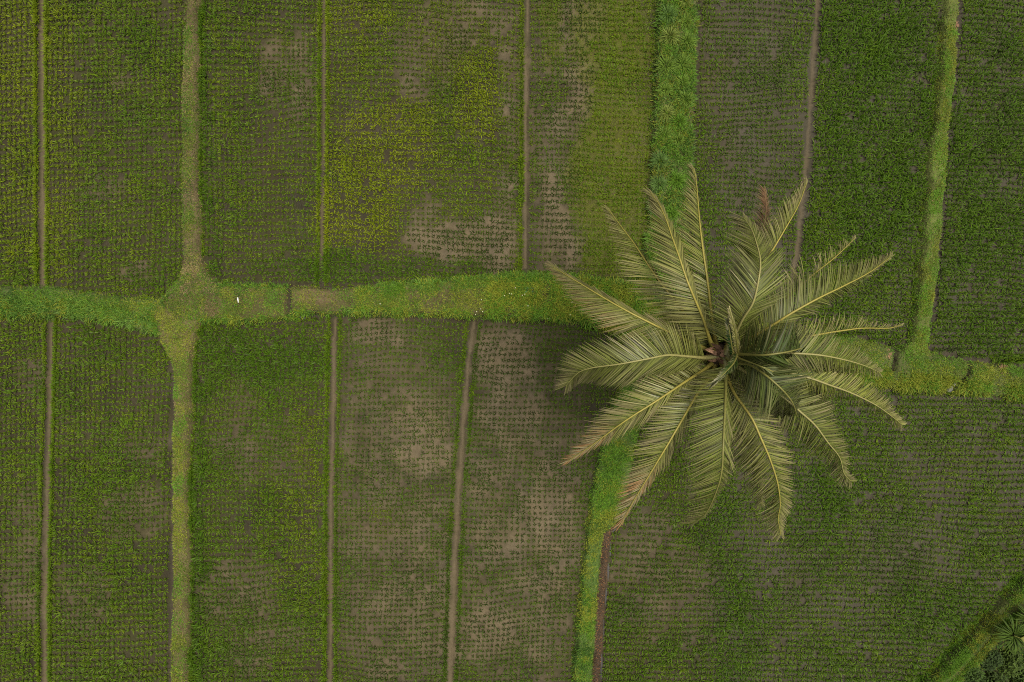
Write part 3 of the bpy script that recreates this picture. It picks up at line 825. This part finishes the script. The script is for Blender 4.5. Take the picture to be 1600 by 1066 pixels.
def trunk():
    n = 120; t = np.linspace(0, 1, n)
    path = np.stack([-.35 * (1 - t) ** 2, .12 * (1 - t) ** 2, -.1 + t * (CZ + .15)], 1)
    rad = .135 + .05 * (1 - t) + .16 * np.exp(-t * 14) + .008 * (np.arange(n) % 3 == 0)
    vv, tr = tube(path, rad, 16)
    c = np.repeat(np.where((np.arange(n) % 3 == 0)[:, None], [.16, .14, .115], [.21, .19, .16]), 16, axis=0)
    link('trunk', mesh_np('trunk', vv, tr, c), M_BARK, parent=palm)
trunk()

def catmull(P, n):
    P = np.asarray(P, float)
    Q = np.vstack([2 * P[0] - P[1], P, 2 * P[-1] - P[-2]])
    seg = np.linalg.norm(np.diff(P, axis=0), axis=1); cum = np.concatenate([[0], np.cumsum(seg)]); cum /= cum[-1]
    out = []
    for t in np.linspace(0, 1, n):
        i = min(np.searchsorted(cum, t, side='right') - 1, len(P) - 2)
        u = (t - cum[i]) / max(cum[i + 1] - cum[i], 1e-9)
        p0, p1, p2, p3 = Q[i], Q[i + 1], Q[i + 2], Q[i + 3]
        out.append(.5 * (2 * p1 + (-p0 + p2) * u + (2 * p0 - 5 * p1 + 4 * p2 - p3) * u * u + (-p0 + 3 * p1 - 3 * p2 + p3) * u ** 3))
    return np.array(out)

PG = np.array([.116, .124, .021]); PY = np.array([.235, .215, .060]); PD = np.array([.030, .050, .007]); PS = np.array([.40, .325, .17]); PO = np.array([.38, .21, .09]); PB = np.array([.22, .12, .06])  # PD: dark leaf green, also used to paint shade right of the heart
TRI7 = np.array([(0, 2, 1), (1, 2, 3), (2, 4, 3), (3, 4, 5), (4, 6, 5)])
ALL = []      # (frond index, leaflet verts, colours, score)
frond_objs = []
RIB = {'y': (.28, .235, .045), 'p': (.25, .225, .075), 'd': (.16, .15, .035), 'b': (.27, .17, .08)}

# pts: survey positions of the midrib seen from above, base to tip; z: heights (base, crest, tip)
# vl, vr: how far the leaflets of the left/right row rise (+) or hang (-), degrees; ln: leaflet length (m)
FR = [
 dict(pts=[(1090, 515), (1062, 480), (1041, 453), (1025, 432), (1010, 410), (991, 381), (972, 356), (951, 328)], z=(10.0, 10.1, 8.9), ln=1.05, vl=-6, vr=-60, drop=.1, dr=.4, tat=.16, rib='y', gr=0, sp=.8, br=1.4, pt=1),
 dict(pts=[(1112, 538), (1100, 502), (1082, 459), (1072, 434), (1061, 401), (1051, 373), (1040, 341), (1029, 318), (1017, 302)], z=(10.35, 11.0, 10.2), ln=1.05, vl=-5, vr=-46, dr=.1, yel=.6, rib='y', gr=.3, pt=1),
 dict(pts=[(1117, 530), (1110, 478), (1108, 459), (1104, 429), (1099, 395), (1094, 354), (1091, 320), (1087, 277), (1083, 264)], z=(10.2, 10.7, 9.9), ln=1.0, vl=-8, vr=-60, drop=.06, dr=.3, tat=.16, rib='y', gr=0, pt=1, br=1.15),
 dict(pts=[(1095, 542), (1043, 518), (989, 491), (946, 467), (903, 441), (880, 427), (866, 418)], z=(10.2, 10.6, 9.8), ln=1.15, vl=-10, vr=-62, drop=.04, dr=.55, tat=.12, rib='y', gr=0, pt=1, br=1.15),
 dict(pts=[(1102, 559), (1075, 557), (1043, 555), (1011, 561), (968, 569), (925, 575), (903, 583), (884, 603)], z=(10.5, 11.4, 10.6), ln=1.1, vl=-34, vr=8, dr=.15, rib='p', gr=.25, br=1.1, t0=.1, a=(80, 14)),
 dict(pts=[(1100, 562), (1050, 566), (1000, 571), (950, 577), (915, 588)], z=(10.0, 10.3, 9.4), ln=1.1, vl=-8, vr=-5, dr=.25, drop=.1, rib='d', gr=.3, tat=.1),
 dict(pts=[(1108, 572), (1073, 595), (1025, 627), (987, 651), (961, 669), (923, 697), (888, 720)], z=(10.1, 10.7, 9.9), ln=1.0, vl=-34, vr=-5, dr=.5, drop=.05, tat=.18, rib='y', gr=0, tipo=.58, pt=1),
 dict(pts=[(1114, 580), (1090, 615), (1063, 661), (1042, 697), (1022, 730), (1002, 763), (987, 788), (969, 820)], z=(10.1, 10.7, 9.8), ln=1.05, vl=-38, vr=-2, dr=.4, drop=.05, tat=.15, rib='y', gr=.1, tipo=.52, pt=1),
 dict(pts=[(1134, 580), (1134, 600), (1133, 635), (1130, 694), (1128, 734), (1120, 766), (1103, 802), (1082, 818)], z=(10.6, 11.7, 10.6), ln=1.05, vl=-40, vr=-14, dr=.15, rib='d', gr=.25, t0=.05, a=(84, 14), br=1.15),
 dict(pts=[(1130, 572), (1146, 612), (1162, 635), (1176, 656), (1190, 687), (1204, 720), (1215, 755), (1219, 788), (1216, 811), (1220, 836)], z=(10.3, 10.9, 10.0), ln=1.1, vl=-4, vr=-26, dr=.35, drop=.05, tat=.1, rib='y', gr=.1),
 dict(pts=[(1150, 566), (1171, 570), (1196, 586), (1218, 605), (1231, 619), (1240, 633), (1247, 656)], z=(10.9, 12.1, 11.4), ln=1.25, vl=-8, vr=-36, dr=.1, rib='d', gr=.75, t0=.04, a=(88, 34), sp=.8, drop=.08),  # high gr: crown-heart shade painted into the leaflet colour
 dict(pts=[(1140, 566), (1190, 597), (1225, 622), (1251, 644), (1274, 665), (1294, 692), (1312, 715), (1319, 740), (1330, 752)], z=(10.4, 11.1, 10.3), ln=1.1, vl=-4, vr=-32, dr=.15, rib='p', gr=.3, tat=.08),
 dict(pts=[(1145, 560), (1200, 573), (1240, 584), (1269, 592), (1294, 601), (1332, 615), (1370, 634), (1395, 652), (1410, 664)], z=(10.3, 11.0, 10.1), ln=1.0, vl=-2, vr=-46, dr=.25, rib='p', gr=.0, drop=.04, br=1.25),
 dict(pts=[(1148, 556), (1190, 551), (1236, 552), (1281, 555), (1322, 563), (1352, 572), (1374, 582)], z=(10.6, 11.5, 10.9), ln=.95, vl=-4, vr=-30, dr=.2, rib='p', gr=.3, br=1.1, t0=.06),
 dict(pts=[(1152, 554), (1190, 555), (1218, 552), (1239, 548), (1255, 543), (1268, 538)], z=(11.0, 11.9, 11.6), ln=1.1, vl=0, vr=-50, dr=.03, rib='d', gr=.95, drop=.1, t0=.03, a=(92, 60), sp=.72),  # gr near full: deep shade beside the heart put into leaf colour
 dict(pts=[(1140, 548), (1180, 540), (1225, 532), (1273, 524), (1308, 518), (1348, 513), (1387, 513), (1408, 508)], z=(10.1, 10.4, 9.7), ln=.85, vl=-10, vr=-80, drop=.22, dr=.3, tat=.3, rib='y', gr=.1, sp=.8, pt=1),
 dict(pts=[(1143, 542), (1180, 524), (1212, 505), (1239, 488), (1279, 466), (1318, 447), (1358, 426), (1391, 402)], z=(10.4, 11.2, 10.4), ln=1.05, vl=-2, vr=-42, dr=.08, rib='y', gr=.35, pt=1),
 dict(pts=[(1140, 540), (1190, 500), (1235, 460), (1271, 429), (1299, 407), (1318, 390), (1335, 373)], z=(9.9, 10.1, 9.2), ln=.95, vl=-8, vr=-70, drop=.35, dr=.7, tat=.4, rib='y', gr=0, sp=.7, pt=1, br=1.3),
 dict(pts=[(1143, 535), (1160, 500), (1177, 472), (1186, 433), (1188, 406), (1182, 380), (1174, 358), (1162, 340)], z=(10.8, 12.0, 11.4), ln=1.15, vl=-16, vr=-10, dr=.08, rib='p', gr=.4, t0=.06, br=1.12),
 dict(pts=[(1140, 535), (1170, 460), (1195, 410), (1210, 386), (1229, 354), (1248, 320), (1260, 287)], z=(10.3, 10.9, 10.2), ln=.95, vl=-4, vr=-75, dr=.35, rib='y', gr=.1, drop=.05, pt=1),
 dict(pts=[(1135, 535), (1165, 450), (1185, 390), (1195, 345), (1197, 320), (1194, 296)], z=(9.9, 9.9, 9.0), ln=.78, vl=-16, vr=-12, dr=1., rib='b', gr=0, dead=1., tat=.2),
 dict(pts=[(1120, 545), (1095, 520), (1075, 500), (1062, 480), (1050, 462)], z=(10.0, 10.1, 9.3), ln=1.1, vl=-20, vr=-30, dr=.2, rib='d', gr=.4, drop=.1),
 dict(pts=[(1152, 560), (1186, 572), (1200, 577), (1215, 585), (1232, 594)], z=(11.1, 12.0, 11.9), ln=.42, vl=35, vr=35, dr=.05, rib='d', gr=.9, a=(30, 10), yel=.3),
 dict(pts=[(1152, 557), (1152, 540), (1149, 520), (1144, 500), (1140, 484)], z=(10.8, 11.9, 12.7), ln=.36, vl=24, vr=24, dr=.25, rib='d', gr=.6, a=(26, 10), yel=.7, young=1, br=1.2),
 dict(pts=[(1146, 557), (1143, 540), (1140, 520), (1137, 502)], z=(10.8, 11.7, 12.2), ln=.42, vl=30, vr=30, dr=.05, rib='d', gr=1.3, a=(24, 12), young=1),
 dict(pts=[(1151, 553), (1147, 566), (1137, 578), (1125, 590), (1115, 599)], z=(11.0, 12.0, 12.1), ln=.45, vl=30, vr=30, dr=.05, rib='d', gr=1.1, a=(26, 12), young=1),
 dict(pts=[(1145, 556), (1180, 585), (1215, 608), (1262, 620), (1300, 640)], z=(10.0, 10.3, 9.4), ln=1.1, vl=-10, vr=-20, dr=.2, rib='d', gr=.5),
 dict(pts=[(1132, 575), (1150, 640), (1170, 700), (1185, 745), (1190, 790)], z=(9.9, 10.0, 9.0), ln=1.0, vl=-25, vr=-15, dr=.5, rib='d', gr=.2, drop=.15, tat=.2),
]
for j, (ang_, rr) in enumerate(((20, 80), (62, 75), (105, 70), (150, 80), (195, 85), (238, 85), (285, 80), (330, 85), (0, 60), (130, 60), (260, 60))):
    a_ = math.radians(ang_)
    FR.append(dict(pts=[(1122 + math.cos(a_) * q_, 551 - math.sin(a_) * q_) for q_ in (14, rr * .35, rr * .65, rr * .88, rr)], z=(9.75, 9.7, 8.3 if rr > 70 else 8.6), ln=.8, vl=-28, vr=-24, dr=.25, rib='d', gr=.55, drop=.08, tat=.12))

def build_frond(fi, d):
    pts = d['pts']; z0, zm, z1 = d['z']
    if not d.get('young'): zm += .3; z1 -= .35
    pp = np.array(pts, float)
    cum = np.concatenate([[0], np.cumsum(np.linalg.norm(np.diff(pp, axis=0), axis=1))]); cum /= cum[-1]
    zz = z0 * (1 - cum) * (1 - 2 * cum) + zm * 4 * cum * (1 - cum) + z1 * cum * (2 * cum - 1)
    ctrl = [np.array([CX, CY, z0 - .12])]
    d0 = np.array(P2W(pp[0][0], pp[0][1], zz[0])) - np.array([CX, CY])
    for (x, y), z in zip(pts, zz):
        ctrl.append(np.array([*P2W(x, y, z), z]))
    if np.linalg.norm(ctrl[1] - ctrl[0]) < .12: ctrl = ctrl[1:]
    n = 64
    path = catmull(ctrl, n)
    t = np.linspace(0, 1, n)
    rad = .030 * (1 - t) ** .9 + .005 + .075 * np.exp(-t * 13)
    vv, tr = tube(path - ORIGIN, rad, 6)
    rc = np.array(RIB[d['rib']])
    cc = np.repeat(rc[None] * (1 - .0 * t[:, None]) * np.where(t[:, None] < .1, .8, 1), 6, axis=0)
    if d.get('dead'): cc = np.tile(np.array([.26, .15, .07]), (len(cc), 1))
    me = mesh_np('frond', vv, tr, cc); smooth_shade(me)
    fo = link('frond', me, M_RIB, parent=palm)
    frond_objs.append(fo)
    # leaflets
    length = np.linalg.norm(np.diff(path, axis=0), axis=1).sum()
    m = int(length / (.0175 if d.get('tat', 0) < .1 else .0205) * d.get('sp', 1.0))
    a0, a1 = d.get('a', (74, 14))
    t0 = d.get('t0', .12)
    tt = t0 + (.995 - t0) * (np.arange(m) + .5) / m
    for side, v in ((1, d['vl']), (-1, d['vr'])):
        ts = np.clip(tt + rng.normal(0, .0035, m), 0, .998)
        keep = rng.random(m) > d.get('drop', .06)
        # gaps come in runs where wind has torn the row
        if d.get('tat', 0) > .1: keep &= noise(ts * 100, ts * 0 + fi * 13 + side * 5, 5, 300 + fi) > d['tat'] * .55
        ts = ts[keep]; k = len(ts)
        f = ts * (n - 1); i0 = np.minimum(f.astype(int), n - 2); u = (f - i0)[:, None]
        B = path[i0] * (1 - u) + path[i0 + 1] * u
        T = path[i0 + 1] - path[i0]; T /= np.linalg.norm(T, axis=1)[:, None]
        S = np.cross(np.array([0, 0, 1.0]), T); S /= np.linalg.norm(S, axis=1)[:, None]
        N = np.cross(T, S); S = S * side
        ang = np.radians(np.interp(ts, [0, .3, .6, .82, 1], [a0 - 4, a0 * .74, a0 * (.46 if d.get('pt') else .54), a0 * (.22 if d.get('pt') else .36), a1 * (.4 if d.get('pt') else 1.1)]) + rng.normal(0, 1.3 + 13 * d.get('tat', .03), k) + 8 * (noise(ts * 100, ts * 0 + fi * 3 + side, 3.1, 360 + fi) - .5))
        vv_ = np.radians((v - 9) * np.interp(ts, [0, .3, .85, 1], [.7, 1, .9, .3]) + rng.normal(0, 2.2 + 16 * d.get('tat', 0), k) + 18 * (fnoise(ts * 100, ts * 0 + fi * 7 + side * 3, 8, 330 + fi) - .5))
        D = np.cos(ang)[:, None] * T + np.sin(ang)[:, None] * (np.cos(vv_)[:, None] * S + np.sin(vv_)[:, None] * N)
        L = .87 * d['ln'] * np.interp(ts, [t0, .2, .45, .75, 1], [.66, .9, 1, .88, .55]) * rng.uniform(.76, 1.08, k) * (1 - d.get('tat', 0) * .5 * rng.random(k))
        droop = rng.uniform(.18, .46, k) * (1 + d.get('tat', 0))
        s = np.array([0, .33, .68, 1.0])
        Pq = B[:, None, :] + D[:, None, :] * (L[:, None] * s)[..., None] + np.array([0, 0, -1.0]) * (droop[:, None] * L[:, None] * s ** 2)[..., None]
        Wd = np.cross(D, N); Wd /= np.linalg.norm(Wd, axis=1)[:, None]
        tw = np.radians(rng.uniform(-16, 12, k) * (1 + 3 * d.get('tat', 0))) * side
        Wv = np.cos(tw)[:, None] * Wd + np.sin(tw)[:, None] * np.cross(D, Wd)
        wd = (.026 if d.get('tat', 0) < .1 else .0245) * rng.uniform(.75, 1.15, k) * np.interp(ts, [0, .5, 1], [.9, 1, .8])
        hw = [.45, 1.0, .8]
        verts = np.stack([Pq[:, 0] - Wv * (wd * .5 * hw[0])[:, None], Pq[:, 0] + Wv * (wd * .5 * hw[0])[:, None],
                          Pq[:, 1] - Wv * (wd * .5 * hw[1])[:, None], Pq[:, 1] + Wv * (wd * .5 * hw[1])[:, None],
                          Pq[:, 2] - Wv * (wd * .5 * hw[2])[:, None], Pq[:, 2] + Wv * (wd * .5 * hw[2])[:, None], Pq[:, 3]], 1) - ORIGIN
        gr = d.get('gr', 0)
        base = PG * (1 - gr) + PD * gr + (PY - PG) * d.get('yel', 0) * .7
        col = base[None] * rng.uniform(.4, 1.6, (k, 1)) * d.get('br', 1.0)
        dry = np.clip(d['dr'] + rng.normal(0, .25, k) + .55 * smooth((ts - .62) / .3), 0, 1)[:, None]
        tipc = col * (1 - dry) + PS * rng.uniform(.7, 1.1, (k, 1)) * dry
        midc = col * (1 - dry * .35) + PS * dry * .35
        if d.get('tipo'):
            o = (smooth((ts - d['tipo']) / .2) * (rng.random(k) < .8))[:, None]
            col = col * (1 - o * .7) + PS * .8 * o * .7
            mixo = np.where(rng.random((k, 1)) < .45, PO, PS * .9)
            midc = midc * (1 - o) + mixo * o; tipc = tipc * (1 - o) + mixo * 1.1 * o
        if fi == 3:      # reddish dried ends on the lower row
            o = ((side > 0) * (rng.random(k) < .35) * (ts > .35))[:, None]
            tipc = tipc * (1 - o * .7) + PO * .9 * o * .7
        if d.get('dead'):
            col = PB * rng.uniform(.5, 1.0, (k, 1)); midc = PB * rng.uniform(.6, 1.1, (k, 1)); tipc = PS * rng.uniform(.4, .9, (k, 1))
        cols = np.stack([col, col, midc, midc, tipc * .5 + midc * .5, tipc * .5 + midc * .5, tipc], 1)
        up = (zm - 9.5)
        for j in range(k):
            ALL.append((fi, verts[j], cols[j], L[j] * (1 + .25 * up) * (1 if abs(v) < 30 else .6) * (1 - d.get('tat', 0))))
for fi, d in enumerate(FR):
    build_frond(fi, d)
order = np.argsort([-a[3] for a in ALL])
single = set(order[:300].tolist())
groups = {}
for i, a in enumerate(ALL):
    if i in single:
        link('leaflet', mesh_np('leaflet', a[1], TRI7, a[2]), M_PALM, parent=frond_objs[a[0]])
    else:
        groups.setdefault(a[0], []).append(a)
for fi, lst in groups.items():
    vv = np.stack([a[1] for a in lst]); cc = np.stack([a[2] for a in lst])
    tr = (TRI7[None] + (np.arange(len(lst)) * 7)[:, None, None]).reshape(-1, 3)
    link('leaflets', mesh_np('leaflets', vv.reshape(-1, 3), tr, cc.reshape(-1, 3)), M_PALM, parent=frond_objs[fi], kind='stuff')

# woven brown sheath round the top of the trunk
_t = np.linspace(0, 1, 9)
_v, _tr = tube(np.stack([_t * 0, _t * 0, 9.2 + 1.15 * _t], 1), .15 + .17 * np.sin(np.clip(_t * 1.05, 0, 1) * math.pi) ** .8 + .02 * (np.arange(9) % 2), 14)
link('fibre_sheath', mesh_np('fibre_sheath', _v, _tr, np.tile([.075, .05, .03], (len(_v), 1)) * rng.uniform(.6, 1.3, (len(_v), 1))), M_BARK, parent=palm)
# dry bracts and fibre round the heart
for k in range(16):
    w_ = rng.uniform(.5, 1.15)
    a = 1.6 + rng.random() * 3.0 if k < 9 else rng.random() * 6.28
    r = .06 + .13 * rng.random()
    n = 8; t = np.linspace(0, 1, n)
    b0 = np.array([CX - .17 + rng.normal(0, .09), CY + .02 + rng.normal(0, .08), 10.35 + rng.random() * .35])
    ctrl = np.stack([b0 + np.array([math.cos(a) * r * s * 1.6, math.sin(a) * r * s * 1.6, .28 * s - .35 * s * s]) for s in t])
    sv = np.array([-math.sin(a), math.cos(a), 0]); w = (.042 * np.sin(np.clip(t * .9 + .1, 0, 1) * math.pi) + .008) * w_
    vv = []
    for i in range(n):
        for s in (-1, 0, 1):
            vv.append(ctrl[i] + sv * s * w[i] + np.array([0, 0, .03 * abs(s)]) - ORIGIN)
    tr = []
    for i in range(n - 1):
        for j in range(2):
            q0 = i * 3 + j
            tr += [(q0, q0 + 1, q0 + 4), (q0, q0 + 4, q0 + 3)]
    c = np.array([.20, .115, .068]) * rng.uniform(.25, 1.5)
    link('dry_bract', mesh_np('dry_bract', np.array(vv), tr, np.tile(c, (len(vv), 1))), M_BARK, parent=palm)
